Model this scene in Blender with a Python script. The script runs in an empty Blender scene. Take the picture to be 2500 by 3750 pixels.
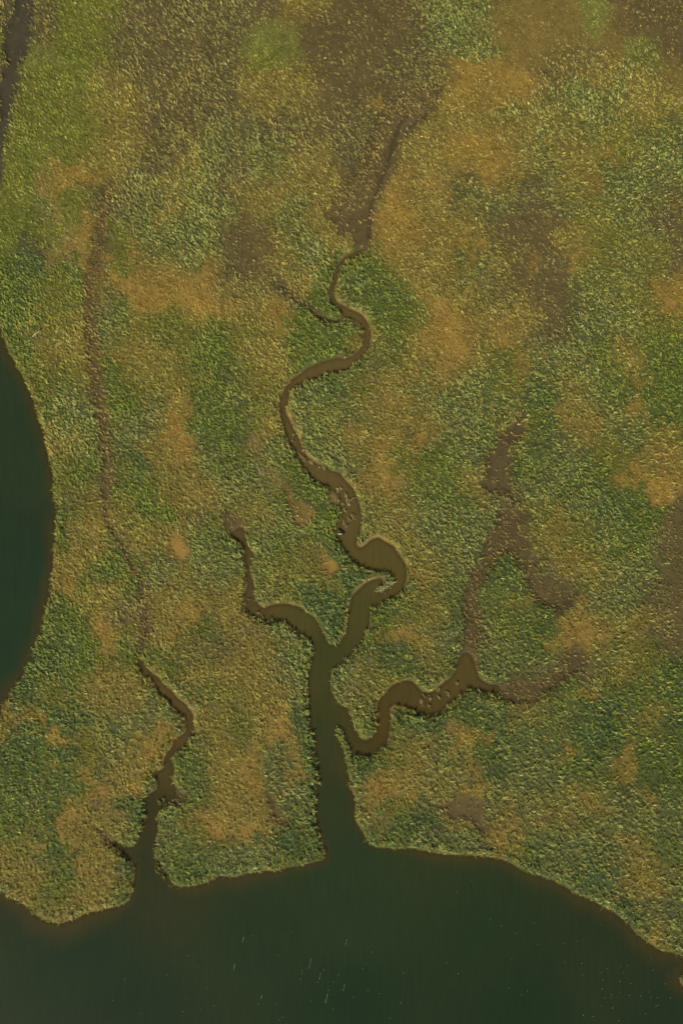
import bpy, bmesh, math, random
import numpy as np
from mathutils import Vector

sc = bpy.context.scene
# ------------------------------------------------------------------ camera
ALT = 130.0
MPP = 0.05                                   # metres per photograph pixel at water level
cam_d = bpy.data.cameras.new('camera')
cam = bpy.data.objects.new('camera', cam_d)
sc.collection.objects.link(cam)
cam.location = (0, 0, ALT)
cam.rotation_euler = (0, 0, 0)               # straight down
cam_d.sensor_fit = 'VERTICAL'
cam_d.sensor_height = 24
cam_d.lens = 24 * ALT / (3750 * MPP)
cam_d.clip_start = 1.0
cam_d.clip_end = 20000
sc.camera = cam
# ------------------------------------------------------------------ sky and sun
SUN_ELEV = math.radians(36)
SUN_TO = Vector((-0.45, -0.89, 0)).normalized()       # horizontal direction towards the sun (lower left of the photo)
w = bpy.data.worlds.new("World"); sc.world = w; w.use_nodes = True
nt = w.node_tree
bg = nt.nodes['Background']
sky = nt.nodes.new('ShaderNodeTexSky'); sky.sky_type = 'NISHITA'; sky.sun_disc = False
sky.sun_elevation = SUN_ELEV
sky.sun_rotation = math.atan2(SUN_TO.x, SUN_TO.y)
sky.air_density = 1.0; sky.dust_density = 1.5
nt.links.new(sky.outputs[0], bg.inputs[0]); bg.inputs[1].default_value = 0.05
sd = bpy.data.lights.new('sun', 'SUN'); sd.energy = 4.2; sd.angle = math.radians(0.6); sd.color = (1.0, 0.95, 0.85)
sun = bpy.data.objects.new('sun', sd); sc.collection.objects.link(sun)
sun_vec = Vector((SUN_TO.x * math.cos(SUN_ELEV), SUN_TO.y * math.cos(SUN_ELEV), math.sin(SUN_ELEV)))
sun.rotation_euler = sun_vec.to_track_quat('Z', 'Y').to_euler()
sc.view_settings.view_transform = 'Standard'; sc.view_settings.look = 'None'
sc.view_settings.exposure = 0.0; sc.view_settings.gamma = 1.0
sc.render.resolution_x = 682; sc.render.resolution_y = 1024
try:
    sc.cycles.max_bounces = 5; sc.cycles.diffuse_bounces = 3; sc.cycles.transparent_max_bounces = 4
except Exception:
    pass

rng = np.random.default_rng(11)
random.seed(5)

# ------------------------------------------------------------------ tracing helpers
TILE = {'A': (900, 800), 'B': (900, 1400), 'C': (1000, 1900), 'D': (700, 1800), 'E': (1100, 2400), 'F': (1600, 1900),
        'G': (350, 2300), 'H': (350, 2800), 'I': (900, 2700), 'J': (1600, 2200), 'K': (1600, 1300), 'L': (0, 2700), 'M': (0, 0)}
BIG = {'1': (0, 0), '2': (1250, 0), '3': (0, 1250), '4': (1250, 1250), '5': (0, 2500), '6': (1250, 2500)}
def trace(s):
    """'A 12 30 40 50 B 1 2' -> survey points in metres (x east, y north)"""
    out, ox, oy, k, buf = [], 0, 0, 1.0, []
    for t in s.split():
        if t in TILE: (ox, oy), k = TILE[t], 600 / 1568
        elif t in ('t1', 't2', 't3', 't4', 't5', 't6'): (ox, oy), k = BIG[t[1]], 1250 / 1568
        elif t == 'S': ox, oy, k = 0, 0, 1.0
        elif t == 'V': ox, oy, k = 0, 0, 2500 / 1568
        else:
            buf.append(float(t))
            if len(buf) == 2:
                out.append(((ox + buf[0] * k - 1250) * MPP, (1875 - oy - buf[1] * k) * MPP)); buf = []
    return np.array(out)

SHORE = trace('''S -8000 3000 -3000 3060 -900 3160 -300 3230
t5 0 945 30 965 60 985 100 1008 150 1028 162 1060 190 1075 230 1090 280 1102 320 1090 355 1080 385 1062 440 1045 520 1025 560 1015
H 300 1310 330 1260 350 1200 355 1120 370 1050 370 990 340 930 310 900 270 870 240 845 215 800 180 790 150 770 120 730 105 705
130 695 160 725 200 720 240 735 270 760 320 790 345 780 360 790 385 740 405 690 415 640 440 590 470 540 475 490 460 440 465 380 460 320 500 275 550 250 575 210 580 170 560 120 540 90 530 60 560 40 600 50 640 20
G 645 1270 660 1210 700 1160 740 1110 730 1075 780 1040 830 1015 855 990 860 940 860 890 840 850 800 820 770 800 730 760 700 700 640 660 600 620 575 560 540 510 520 470 460 490 445 450 425 390 410 330 420 300
450 290 475 330 510 380 550 420 610 470 650 510 690 560 740 600 770 640 820 690 860 720 890 760 930 800 945 850 950 900 945 960 920 1030 890 1080 870 1120 810 1180 760 1210 740 1260 760 1310 760 1360 740 1420
H 735 130 760 180 780 220 800 250 790 290 750 330 700 380 660 410 620 460 605 500 610 560 610 620 600 670 600 740 590 800 590 870 610 920 640 960 680 1010 720 1060 745 1110 770 1145 830 1155 900 1155 960 1145 1020 1130 1080 1105 1140 1080 1200 1045 1260 1060 1330 1075 1390 1055 1440 1030 1500 1025
I 0 1295 60 1290 130 1280 200 1270 290 1275 370 1245 440 1230 520 1215 600 1195 690 1170 740 1165 755 1130 750 1070 740 1010 710 940 680 880 660 820 665 760 660 700 665 620 670 540 675 460 690 440 685 380 670 310 665 230 655 150 650 80 630 0
E 115 740 95 700 85 620 75 520 70 420 70 320 65 220 75 130 90 60
C 325 1568 330 1480 335 1400 355 1320 370 1270 360 1200 345 1160 300 1130 240 1100 215 1070 165 1030 120 1000 60 975 0 965
D 720 1245 650 1235 590 1210 560 1170 520 1130 490 1100 490 1050 500 990 515 930 525 850 520 780 515 700 510 630 500 580 480 520 440 480 400 440 370 420 380 390 430 360
450 330 500 340 530 380 530 430 550 490 570 540 600 590 600 650 580 710 580 780 600 850 615 920 605 980 620 1040 660 1090 700 1120 740 1095 800 1075 860 1065 930 1065 1000 1080 1060 1105 1120 1150 1170 1185 1215 1240 1250 1310 1285 1370
C 515 1110 515 1160 560 1200 605 1200 650 1140 690 1090 700 1000 705 930 720 850 735 770 745 740 800 680 850 640 900 605 960 575 1020 560 1055 572 1065 610 1040 640 1020 690 1060 690 1100 650 1140 605 1130 560 1110 515 1060 515 980 510 920 500 860 475 800 440 745 400 700 345 650 265 605 205 605 150 615 80 630 20 650 0
B 905 1220 870 1178 895 1150 885 1100 850 1062 808 1040 770 1000 700 975 640 935 580 870 540 820 500 750 470 690 450 625 410 580 390 520 355 430 335 350 320 260 315 200 340 110 370 40
A 415 1568 460 1520 530 1470 580 1420 650 1395 720 1365 800 1345 880 1325 950 1330 1000 1310 1060 1270 1100 1210 1120 1150 1125 1090 1100 1030 1060 1000 990 970 930 945
900 1000 850 1005 800 985 750 975 690 945 650 905 680 900 710 920 760 940 800 955 860 965 900 945 925 930 890 890 840 850 800 800 785 740 785 680 800 620 830 550 860 480 900 400 950 355 1020 320 1080 290 1140 280 1168 240 1186 190 1194 140
1206 140 1204 200 1195 260 1130 330 1060 370 1000 400 940 430 910 480 890 530 885 590 860 640 855 720 880 790 920 820 980 850 1050 880 1110 910 1160 970 1190 1030 1200 1090 1195 1150 1195 1210 1150 1280 1100 1350 1040 1400 970 1450 900 1475 840 1480 770 1505 700 1530 620 1550
B 550 15 480 50 430 100 415 170 390 230 400 310 430 350 450 420 490 490 530 560 550 610 590 690 640 740 700 780 770 810 830 845 900 860 940 920 1000 980 1050 1040 1080 1110 1100 1180 1110 1250 1125 1300 1110 1370 1105 1430 1080 1490
C 825 200 810 230 815 260 840 275 880 245 920 205 970 180 1020 175 1060 205 1110 230 1160 260 1195 310 1230 360 1265 410 1285 470 1285 550 1265 640 1240 700 1170 745 1100 780 1040 815 980 840 945 870 930 930 925 1000 900 1070 870 1140 860 1200 800 1250 740 1330 680 1390
E 350 120 310 160 300 220 300 320 335 400 370 450 420 485 460 500 475 560 500 590 520 660 550 730 580 790 640 800 690 760 715 710 720 640 720 560 725 480 740 430 780 370 830 320 880 275 950 240 1010 230 1080 250 1130 295 1180 345 1250 345 1310 290 1370 250 1440 205
F 110 1535 150 1470 180 1380 200 1330 260 1270 330 1290 370 1380 390 1450
J 400 720 460 770 520 795 580 800 620 840 590 900 540 910 500 890 430 875 370 850 310 840 250 890 190 940 130 1010 70 1070 0 1100
E 1500 420 1450 470 1400 495 1350 540 1280 565 1200 585 1160 560 1090 535 1030 515 960 490 900 480 870 500 870 560 875 640 865 700 850 780 820 850 780 890 730 940 700 970 620 970 560 955 500 955 480 930 460 880 430 830 415 770 395 710 365 700 355 740 375 810 400 860 425 920 445 980 455 1050 465 1130 480 1200 510 1290 530 1370 545 1420
I 1010 380 1010 460 1030 520 1060 590 1055 660 1065 720 1055 770 1080 830 1100 870 1140 920 1170 970 1210 1030 1280 1045 1340 1050 1440 1060 1500 1045
t6 314 757 370 765 450 778 520 785 600 790 680 795 740 810 800 838 860 865 930 890 1000 915 1060 955 1130 985 1200 1020 1270 1065 1320 1110 1350 1145 1400 1185 1460 1225 1520 1235 1568 1255 1590 1300 1558 1350 1570 1390
S 2620 3660 2900 3760 3400 3900 5000 4050 9000 4200 9000 9000 -8000 9000''')
LEFTBAY = trace('''S -8000 -1400 -2500 300 -600 950 -120 1120 t1 0 1490 12 1530
t3 30 0 45 45 70 90 105 150 135 205 160 270 178 340 205 400 215 450 222 510 240 560 250 600 248 650 252 700 265 740 268 800 260 850 260 900 255 960 248 1020 245 1080 238 1130 240 1165 225 1200 210 1280 195 1350 165 1410 140 1480 115 1530
t5 88 0 60 40 40 75 25 110 8 160 0 190 S -90 2700 -400 2790 -1500 2850 -8000 2700''')

# bare or thinly grown mud: (outline, sink in metres, ground colour class, share of tussocks kept)
MUD = [
 (trace('K 800 540 770 640 690 690 640 760 600 810 530 900 470 930 455 1000 475 1100 440 1240 480 1290 600 1300 680 1340 760 1420 800 1400 760 1360 720 1290 690 1200 700 1100 700 1000 690 880 740 820 800 760 850 690 800 660 830 560'), .22, 'W', .12),
 (trace('F 560 -60 600 0 520 170 430 300 380 420 290 570 265 700 270 900 260 1100 200 1300 170 1420 370 1430 400 1200 420 1000 400 800 400 650 460 560 520 450 600 360 700 330 760 420 830 500 850 600 900 700 960 800 1080 850 1180 900 1250 800 1310 700 1200 680 1060 740 980 640 960 540 930 460 970 400 900 300 880 200 870 60 860 -60'), .28, 'W', .34),
 (trace('J 600 800 700 740 800 740 900 730 1000 720 1060 700 1200 620 1300 450 1400 470 1360 640 1240 720 1150 800 1060 850 1010 880 960 930 900 960 780 980 660 940 590 900'), .26, 'W', .36),
 (trace('t6 450 560 500 530 560 515 600 515 640 530 650 560 640 590 650 620 660 680 645 700 620 660 600 630 560 625 520 625 490 605 460 580'), .12, 'D', .10),
 (trace('I 235 560 270 570 300 640 350 690 370 740 440 780 450 830 390 860 320 820 260 760 235 660'), .12, 'D', .03),
 (trace('B 470 1130 530 1110 590 1160 660 1240 660 1300 620 1350 530 1380 490 1300 460 1220 400 1140 380 1000 430 960 470 1030'), .10, 'N', .30),
 (trace('t1 490 850 520 850 505 950 490 1060 470 1180 450 1300 445 1420 450 1568 470 1640 415 1640 400 1500 385 1350 410 1250 430 1130 455 1000 470 930'), .10, 'D', .62),
 (trace('C 490 400 540 375 590 410 640 450 620 500 550 550 510 520 495 460'), .08, 'O', .02),
 (trace('t2 -40 1000 -30 900 40 830 100 740 140 640 190 540 300 440 450 400 430 500 360 580 290 640 250 720 210 840 160 960 140 1060 60 1100'), .02, 'D', .74),
 (trace('t2 -60 960 0 990 60 960 110 930 150 860 185 760 190 700 230 620 250 560 330 540 350 580 290 640 260 700 250 780 215 830 170 920 150 1000 140 1100 100 1140 60 1130 40 1080 -20 1070'), .14, 'D', .12),
 (trace('A 330 600 400 640 470 700 540 770 600 810 660 850 720 910 700 940 640 900 580 850 520 800 450 750 380 690 310 640'), .2, 'W', .06),
 (trace('D 340 200 400 190 450 240 500 320 530 400 400 420 370 380 330 330'), .15, 'D', .35),
 (trace('t1 85 -40 150 -40 148 60 132 130 138 200 122 250 100 290 90 330 66 420 46 520 34 600 24 700 14 800 0 880 -40 900 -60 600 0 560 12 480 0 420 30 330 50 290 30 250 34 200 55 120 75 60'), .3, 'K', .03),
 (trace('L 960 900 985 850 1040 880 1090 990 1050 1000 1010 960'), .2, 'D', .2),
 (trace('t3 790 890 820 900 850 920 872 955 860 990 830 1000 800 975 790 930'), .04, 'O', .05),
 (trace('t3 415 30 450 60 460 130 470 200 500 330 510 450 520 560 515 660 500 760 520 850 560 930 600 990 640 1080 675 1130 680 1230 690 1330 670 1400 650 1440 640 1400 660 1320 650 1200 640 1100 600 1020 560 960 520 880 480 780 480 660 485 560 470 450 455 330 430 240 420 160'), .14, 'D', .50),
 (trace('B 800 1040 850 1062 885 1100 895 1150 870 1185 825 1150 800 1090'), .34, 'R', .02),
 (trace('H 720 250 830 240 880 300 800 390 720 370 700 330'), .25, 'W', .3),
]
# shallow runnels cut through the mud
RILLS = [(trace('t2 128 1090 130 1000 140 930 168 880 190 810 215 750 232 680 250 620 275 560 320 510'), .55, .22),
         (trace('t2 250 620 300 590 350 560 420 500'), .4, .15),
         (trace('t2 190 810 215 750 240 700 262 650'), .35, .12),
         (trace('K 900 280 880 380 830 480 790 560 770 650 700 760 690 850'), .5, .15),
         (trace('t3 520 860 570 940 612 1010 650 1100 670 1200 680 1300 655 1400 655 1470'), .5, .16)]

# ------------------------------------------------------------------ plant cover survey: (x, y) on a 1568 x 2352 grid, class, reach
#   class: ground colour (sRGB), blade colour (sRGB), share of tussocks, blade length
CLS = {
 'G': ((70, 80, 38), (130, 140, 56), 1.00, .92),  # ground darkened to deepen the shade gaps between tussocks
 'B': ((54, 70, 42), (120, 138, 72), 1.00, 1.05),  # blue-green cover, partly painting shaded channel edges; ground darkened for shade gaps
 'P': ((78, 82, 44), (160, 158, 92), 1.00, 1.0),  # ground toned down as shade between the pale blades
 'Y': ((98, 94, 42), (148, 140, 60), 1.00, .85),
 'E': ((94, 96, 38), (136, 140, 54), .92, .80),
 'T': ((116, 98, 46), (166, 148, 80), 1.00, .92),
 'O': ((138, 110, 50), (160, 134, 64), .70, .75),
 'S': ((84, 76, 46), (156, 140, 84), .82, .95),
 'D': ((88, 75, 43), (136, 120, 70), .42, .66),
 'W': ((79, 68, 39), (158, 146, 86), .50, 1.25),
 'K': ((66, 60, 42), (116, 106, 70), .10, .60),
 'N': ((112, 94, 46), (124, 108, 56), .60, .46),
 'L': ((104, 104, 48), (140, 142, 66), 1.00, .55),
 'R': ((128, 108, 62), (152, 134, 80), .85, .75),
 'X': ((66, 68, 46), (96, 98, 60), .85, .75),
}
COVER = '''
K 45 30 20 45 60 20 42 110 18 20 170 12 12 220 10 10 260 10 8 320 8 4 390 6
S 10 20 20 8 150 15 68 130 8 60 180 8 45 230 9 30 290 9 18 340 8 110 20 25 120 60 22 100 85 12 300 50 40 400 20 0 450 40 0 400 90 0 500 30 0 560 40 0 900 160 0 950 60 0 960 130 0 1000 170 0 1300 150 0 1250 170 30 1340 140 20 290 150 0 330 160 0 420 170 0 470 190 0 520 180 0 560 200 0 360 220 0 800 300 0 840 280 0 820 340 0 850 360 0 320 380 0 350 330 0 400 300 0 450 280 0 540 300 0 620 300 0 560 380 0 520 400 0 700 300 0 300 450 0 260 480 0 540 640 0 600 640 0 230 620 12 245 660 12 1060 440 0 1130 500 0 1160 580 0 1260 600 0 1260 760 20 1150 690 30 1200 440 0 1250 450 0 1520 480 0 1560 470 0 1540 620 25
E 5 100 10 260 20 25 120 180 0 200 180 0 140 220 0 90 230 0 40 330 0 20 420 0 170 330 0 200 310 30 100 300 0 60 300 0 20 480 0 40 520 0 120 540 0 260 540 18 260 600 15 150 640 0
E 180 20 0 230 30 0 170 70 0 220 90 0 170 250 0 210 150 0 60 380 0 130 350 0 150 300 0 170 480 0 620 135 18
L 90 90 12 95 130 15 130 90 12 130 120 20 635 85 26 650 120 28 600 105 20 680 125 15 1350 30 16 1350 60 14 1375 65 12 1450 110 18 1470 130 16 1500 150 15 740 340 10
D 350 30 25 370 60 20 340 100 25 450 100 0 620 30 0 700 60 0 720 150 0 750 100 0 850 100 60 830 200 50 880 60 40 1460 60 35 1500 30 35 1540 60 35 1560 120 30 740 200 0 780 200 0 750 250 0 370 180 40 400 230 0 900 290 25 930 240 25 960 270 25 880 330 20 900 360 18 330 300 0 760 380 0 250 430 15 520 440 25 540 500 25 530 560 28 580 540 28 560 600 35 600 580 30 235 560 12 1180 540 45 1220 520 35 1240 550 35 1200 640 30 1280 640 30 1240 660 30 1290 720 22 1300 770 14 1040 420 14 1560 530 20
N 1230 60 50 1230 110 50 1200 50 40 1290 110 35 1340 90 22 1420 90 30 1540 180 25 660 50 25 1250 20 40
T 700 20 0 250 180 0 300 230 0 600 210 0 650 200 0 700 210 0 1150 60 25 1380 170 0 1120 230 0 1100 280 0 1250 250 0 1450 230 0 1500 210 0 1550 220 0 1020 230 0 1000 280 0 960 310 0 1040 280 0 1060 380 0 1150 340 0 1200 300 0 1180 390 0 1300 310 0 250 260 0 280 330 0 240 300 0 230 370 0 420 370 0 700 350 0 720 400 0 660 420 0 620 440 0 400 450 0 580 460 0 740 450 0 740 520 0 300 580 20 350 620 0 640 560 0 640 620 0
P 1000 40 0 1080 50 40 1100 90 0 1050 110 0 1150 260 25 1300 230 0 1350 240 0 1400 220 0 1480 170 0 1250 300 0 1350 290 0 1500 320 0 1550 320 0 500 320 0 480 360 0 580 330 0 640 350 0 600 380 0 310 490 0 330 440 0 440 430 0 420 500 0 470 470 0 500 480 0 640 480 0 700 470 0 90 470 20 350 560 0 400 540 35 450 530 35 400 590 0 460 590 0 680 540 0 700 580 0
O 870 250 12 1050 200 25 1080 190 30 1150 210 28 1180 190 25 1200 230 25 1100 340 30 1120 380 25 1110 410 22 1080 350 25 1390 360 12 180 400 22 150 450 15 360 480 14 210 500 14 215 540 14 213 580 12 205 630 12 290 560 14 280 640 25 310 700 25 330 650 20 400 610 22 420 650 22 480 640 25
Y 1400 330 0 1450 350 0 1530 260 0
R 108 415 14 130 500 20 130 600 20 150 560 18 175 590 14
X 60 560 18 90 605 22 75 590 15
B 60 640 18 180 620 14 840 640 18
G 20 650 0 60 660 0 30 720 0 80 700 0 170 680 20 50 780 0 260 700 20 380 760 0 500 760 0 700 740 0 740 770 0 690 790 0 860 620 30 800 640 25 880 640 0 870 690 0 900 700 0 920 740 0 870 480 12
Y 120 700 0 140 740 0 300 740 0 420 750 0 560 740 0
R 90 770 16 190 700 14 205 680 10
T 180 750 0 600 710 0 560 680 0 620 800 0 900 580 0 960 560 0 1000 480 0 1000 520 0 960 440 0 1000 380 0 950 390 0 1080 520 0 1020 580 0 1000 640 0 960 640 0 1060 700 0 1100 700 0 1130 620 0 1180 720 0 1300 400 0 1340 420 0 1300 540 0
S 215 710 14 215 820 14 215 870 14 640 660 15 620 640 20 670 680 12
P 225 760 0 240 740 0 820 690 0 1100 460 0 1150 470 0 1100 640 0 1250 400 0 1300 450 0 1400 480 0 1450 420 0 1500 420 0 1550 400 0 1450 520 0 1440 620 0 1340 660 0 1400 690 0 1450 740 0 1400 750 0 1350 720 0 1330 780 0
O 350 710 20 400 700 22 460 710 28 490 690 22 540 700 20 650 730 20 660 760 18 630 700 15 890 440 22 900 480 26 940 540 28 920 530 30 870 530 18 1000 430 18 920 410 18 1060 560 22 980 690 22 1000 740 30 1040 740 26 1160 760 15 1040 790 22 1010 770 24 1220 600 14 1380 430 14 1330 590 14 1550 650 22 1560 700 18
Y 1350 500 0 1400 540 0 1480 590 0 1380 620 0 1470 680 0 1500 720 0
G 30 810 0 60 830 0 120 850 0 130 880 0 110 940 22 240 860 18 260 880 0 215 990 18 215 1020 22 215 1060 20 160 1080 0 140 1190 0 250 1250 0 255 1290 20 150 1400 0 130 1450 0 180 1420 0 200 1500 0 160 1540 0 220 1330 0 290 1330 0 310 1350 14 300 920 0 290 1120 0 340 1130 0 360 1180 0 480 960 0 540 980 0 500 870 0 480 830 0 570 850 0 590 930 0 560 1040 0 700 1090 0 520 1230 0 480 1450 0 400 1500 0 350 1500 0 640 1260 0 720 1220 0 740 1160 0 760 1180 0 660 1310 0 650 1380 0
T 60 870 12 100 820 0 90 900 18 150 830 0 180 850 0 140 1020 0 200 1180 0 190 1250 0 230 1200 0 290 1260 0 150 1300 0 240 1380 0 245 1160 0 300 830 0 350 830 0 400 900 0 350 1050 0 420 1080 0 450 1130 0 480 1110 0 560 1180 0 560 810 18 600 840 0 620 880 0 630 980 0 350 1250 0 500 1400 0 400 1450 0 370 1420 0 540 1380 0 550 1430 0 520 1550 0 450 1550 0 700 1300 0 640 1340 0 600 1500 0 420 1340 0
P 170 920 0 190 960 0 180 1000 0 170 1160 0 360 950 0 300 980 0 290 1020 0 530 1100 0 540 1150 0 500 1050 0 550 900 0 620 1060 0 380 1300 0 450 1260 0 490 1250 0 530 1300 0 480 1320 0 380 1350 0 600 1230 0 680 1230 0 600 1300 0 600 1360 0 650 1500 0 680 1470 0 700 1550 0
S 240 920 12 240 980 12 245 1030 12 245 1080 12 240 1130 12 180 1130 20 260 1210 12 290 1400 18 345 1390 12 345 1430 12 470 1170 25 520 1480 20 450 1500 25 580 1440 15
R 215 900 10 270 1225 10 320 1310 10 330 1350 10 300 1280 8 330 1470 10 540 1200 12 600 1010 20 590 1040 14 640 1100 12
O 210 1230 16 160 1340 20 200 1370 16 240 1450 16 240 1490 16 400 1030 22 430 970 22 430 1030 18 410 1240 16 415 1265 16 420 1400 18 440 1420 14 780 1350 10 757 1300 14
Y 330 880 0 400 850 0 380 1110 0 150 1130 0 360 1540 0 740 1340 0
B 110 1500 0 310 1080 18 640 880 10 650 1020 12 670 1060 12 540 1250 16 700 1360 0 720 1400 0 760 1420 0 620 1450 22 700 1500 16 705 1530 14 255 1290 14
X 520 845 12 720 1290 10 755 1302 5 930 1005 8 565 1010 8 
B 820 1320 0 870 1350 12 790 880 0 720 900 20 760 885 15 820 1150 12 1120 1020 0 960 1330 15 940 1370 0 1050 1430 18 900 1510 0 1210 1020 15 1300 1150 25 1260 900 0 1380 1180 0 1160 1300 22 1560 1550 0
G 840 860 0 900 800 0 1150 850 0 1000 1070 0 1020 1100 0 1040 1150 0 960 1400 0 1040 1370 0 880 1420 0 860 1450 0 860 1540 0 1010 1540 0 1140 1340 0 1190 1320 0 1150 1400 0 1200 1430 0 1330 1240 0 1200 1060 0 1220 1100 15 1350 1100 0 1400 880 0 1500 860 0 1550 860 0 1520 930 0 1560 980 0 1240 960 0 1380 810 0 1520 810 0 1540 760 0 1430 1180 0 1450 1240 0 1480 1190 0 1250 1450 0 1210 1470 0 1540 1520 0
P 870 830 0 980 900 0 1050 900 0 1100 870 0 830 940 0 790 950 0 740 930 0 700 900 0 740 1000 0 800 1060 0 780 1090 0 870 1180 0 1010 1000 0 1060 1040 0 1100 1060 0 1060 980 0 1120 980 0 1150 950 0 980 1160 0 1000 1200 0 1050 1200 0 1040 1260 0 960 1230 0 1090 1180 0 1100 1250 0 1050 1320 0 1020 1450 0 1020 1510 0 1050 1490 0 800 1540 0 1170 1350 0 1120 1430 0 1120 1500 0 1160 1480 0 1250 1040 0 1300 1080 0 1240 1140 0 1350 1150 0 1450 1000 0 1400 960 0 1350 880 0 1300 860 0 1280 1000 0 1250 860 0 1300 810 0 1400 1230 0 1480 1310 0 1430 1300 0 1400 1350 0 1350 1370 0 1420 1400 0 1240 1500 0 1400 1500 0
T 850 800 0 960 800 0 1000 840 0 880 900 0 940 900 0 850 920 0 860 1000 0 950 970 0 850 1060 0 830 1110 0 880 1140 0 900 1200 0 1080 1110 0 1170 1000 0 960 1280 0 980 1370 0 1000 1400 0 980 1500 0 1320 1290 0 1440 820 0 1540 1060 0 1500 1020 0 1310 900 0 1340 980 0 1300 1200 0 1380 1300 0 1370 1420 0 1460 1430 0 1430 1540 0 1100 810 0
Y 770 950 0 960 1090 0 1180 870 0 1400 1050 0 1240 1200 0 1480 1500 0 1180 1410 0
O 1000 800 22 1050 810 22 1030 850 20 900 920 18 1210 850 18 1220 820 14 800 1000 16 960 1000 16 870 1050 20 900 1090 20 860 1100 20 930 1450 18 900 1460 16 970 1470 18 1440 1080 16 1510 1110 20 1450 930 16 1460 870 12 1290 940 12 1190 1390 12 1290 1260 12 1360 1460 22 1340 1420 18 1290 1460 18
R 920 1105 16 830 1530 16 1215 1320 10 1185 990 10 1130 1100 10 895 1100 16
D 1215 900 8 1225 870 8 1230 1350 15 1270 1370 28 1550 1210 30 1560 1280 25 1550 1330 25 1555 1390 20 1560 1470 18 1320 1500 20 1290 1400 14
S 1160 1140 15 1160 1190 20 1150 1230 12 1200 1240 15 1300 1350 20 1260 1320 18 1250 1280 18 1500 1360 22 1520 1450 22 1310 1540 22 1250 1540 22 1530 1260 22
B 70 1600 0 120 1640 20 180 1660 20 60 1700 25 30 1740 20 150 1740 18 290 1860 18 300 1830 16 320 1860 14 310 1900 14 270 2000 16 290 1980 16 260 2050 16 450 1690 16 700 1640 16 705 1700 16 715 1760 16 720 1820 16 722 1880 16 720 1930 16 620 1930 20 660 1930 20 460 2010 20 540 2000 20 380 2000 14 700 1990 18 240 1770 12
G 180 1600 0 100 1750 0 160 1830 0 40 1800 0 30 1870 0 90 1880 0 100 1960 0 130 2010 0 130 1970 0 150 2060 0 480 1600 0 430 1720 0 420 1770 0 550 1680 0 540 1630 0 700 1950 0 440 1960 0 440 1850 0 420 2010 0 650 1990 0
T 240 1590 0 300 1600 0 40 1650 0 300 1750 0 270 1790 0 60 2010 0 10 1990 0 200 1900 0 250 1900 0 230 1960 0 240 2010 0 200 2060 0 80 2050 0 140 2090 0 50 2040 0 520 1620 0 460 1650 0 500 1680 0 500 1740 0 600 1620 0 640 1600 0 600 1680 0 560 1770 0 560 1820 0 510 1780 0 540 1850 0 470 1880 0 600 1860 0
P 250 1660 0 300 1650 0 380 1640 0 280 1720 0 80 1830 0 280 1930 0 100 2090 0 20 2030 0 430 1600 0 450 1760 0 680 1600 0 640 1750 0 640 1780 14 660 1850 0 690 1850 0 560 1970 0 600 1970 0 500 1970 0 400 1930 0 390 1880 20 400 1830 20
Y 120 1600 0 210 1720 0 40 1950 0
O 90 1660 10 140 1700 10 110 1770 10 360 1670 16 340 1710 16 320 1790 14 210 1780 16 220 1830 16 170 1840 14 160 1880 14 150 1900 16 80 1930 15 170 1950 13 190 2010 12 660 1670 18 640 1700 18 680 1700 14 590 1750 18 690 1760 16 680 1810 12 600 1800 16 500 1900 22 520 1920 18 580 1910 16
S 220 1860 14 470 1665 8
P 790 1590 0 800 1640 0 835 1600 0 950 1550 0 1130 1610 0 1000 1700 0 820 1860 0 810 1800 0 980 1830 0 1020 1740 0 1010 1790 0 1180 1700 0 1170 1760 0 1250 1750 0 1200 1790 0 1260 1790 0 1420 1830 0 1500 1860 0 1550 1880 0 1130 1860 0 1220 1840 0 1300 1850 0 980 1950 0 1060 1940 0 1280 1960 0 1310 2000 0 1400 1950 0 1350 1900 0 1380 2050 0 1520 2100 0 1550 2030 0 1550 2160 0 1300 1640 0 1240 1950 0
B 850 1640 16 820 1770 14 860 1740 16 940 1650 18 990 1660 16 1080 1590 16 1150 1640 0 820 1930 14 960 1890 0 1140 1710 0 1130 1780 0 1370 1690 0 1400 1640 0 1110 1960 16 1160 1960 16 1240 2000 0 1350 2020 0 1440 2080 20 1460 2130 18 1540 1650 0
G 840 1680 0 920 1530 0 900 1720 0 910 1650 0 1050 1620 0 850 1920 0 900 1880 0 1120 1740 0 1220 1680 0 1330 1740 0 1450 1690 0 1510 1700 0 1550 1720 0 1400 1780 0 1500 1780 0 1560 1800 0 1220 1950 0 1500 1950 0 1260 1600 0 1300 1590 0 1440 1600 0 1530 1590 0 1350 1640 0 1460 1570 0
T 870 1560 0 1200 1630 0 960 1720 0 900 1790 0 990 1790 0 1500 1650 0 1360 1830 0 1020 1840 0 1130 1930 0 1280 1860 0 1180 1860 0 1450 1950 0 1480 2010 0 1500 2160 0
O 820 1620 9 900 1770 18 860 1790 16 920 1830 18 880 1830 16 850 1850 22 1040 1700 16 1060 1730 16 1070 1770 18 1050 1690 14 1110 1690 13 1290 1710 12 1310 1800 12 1440 1720 13 1430 1760 20 1470 1830 13 1100 1820 18 1160 1920 15 1350 1590 12 1080 1840 14
R 830 1580 12 865 1890 16
D 1150 1900 10 1200 1890 14 1240 1880 9
S 1200 1590 20 1000 1910 14
'''
def parse_cover():
    pts, cl, rr, cur, buf = [], [], [], None, []
    for t in COVER.split():
        if t in CLS: cur = t; continue
        buf.append(float(t))
        if len(buf) == 3:
            k = 2500 / 1568
            pts.append(((buf[0] * k - 1250) * MPP, (1875 - buf[1] * k) * MPP)); cl.append(cur)
            rr.append((buf[2] or 32) * k * MPP); buf = []
    return np.array(pts), cl, np.array(rr)
CP, CC, CR = parse_cover()
KEYS = list(CLS)
CIDX = np.array([KEYS.index(c) for c in CC])

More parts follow.
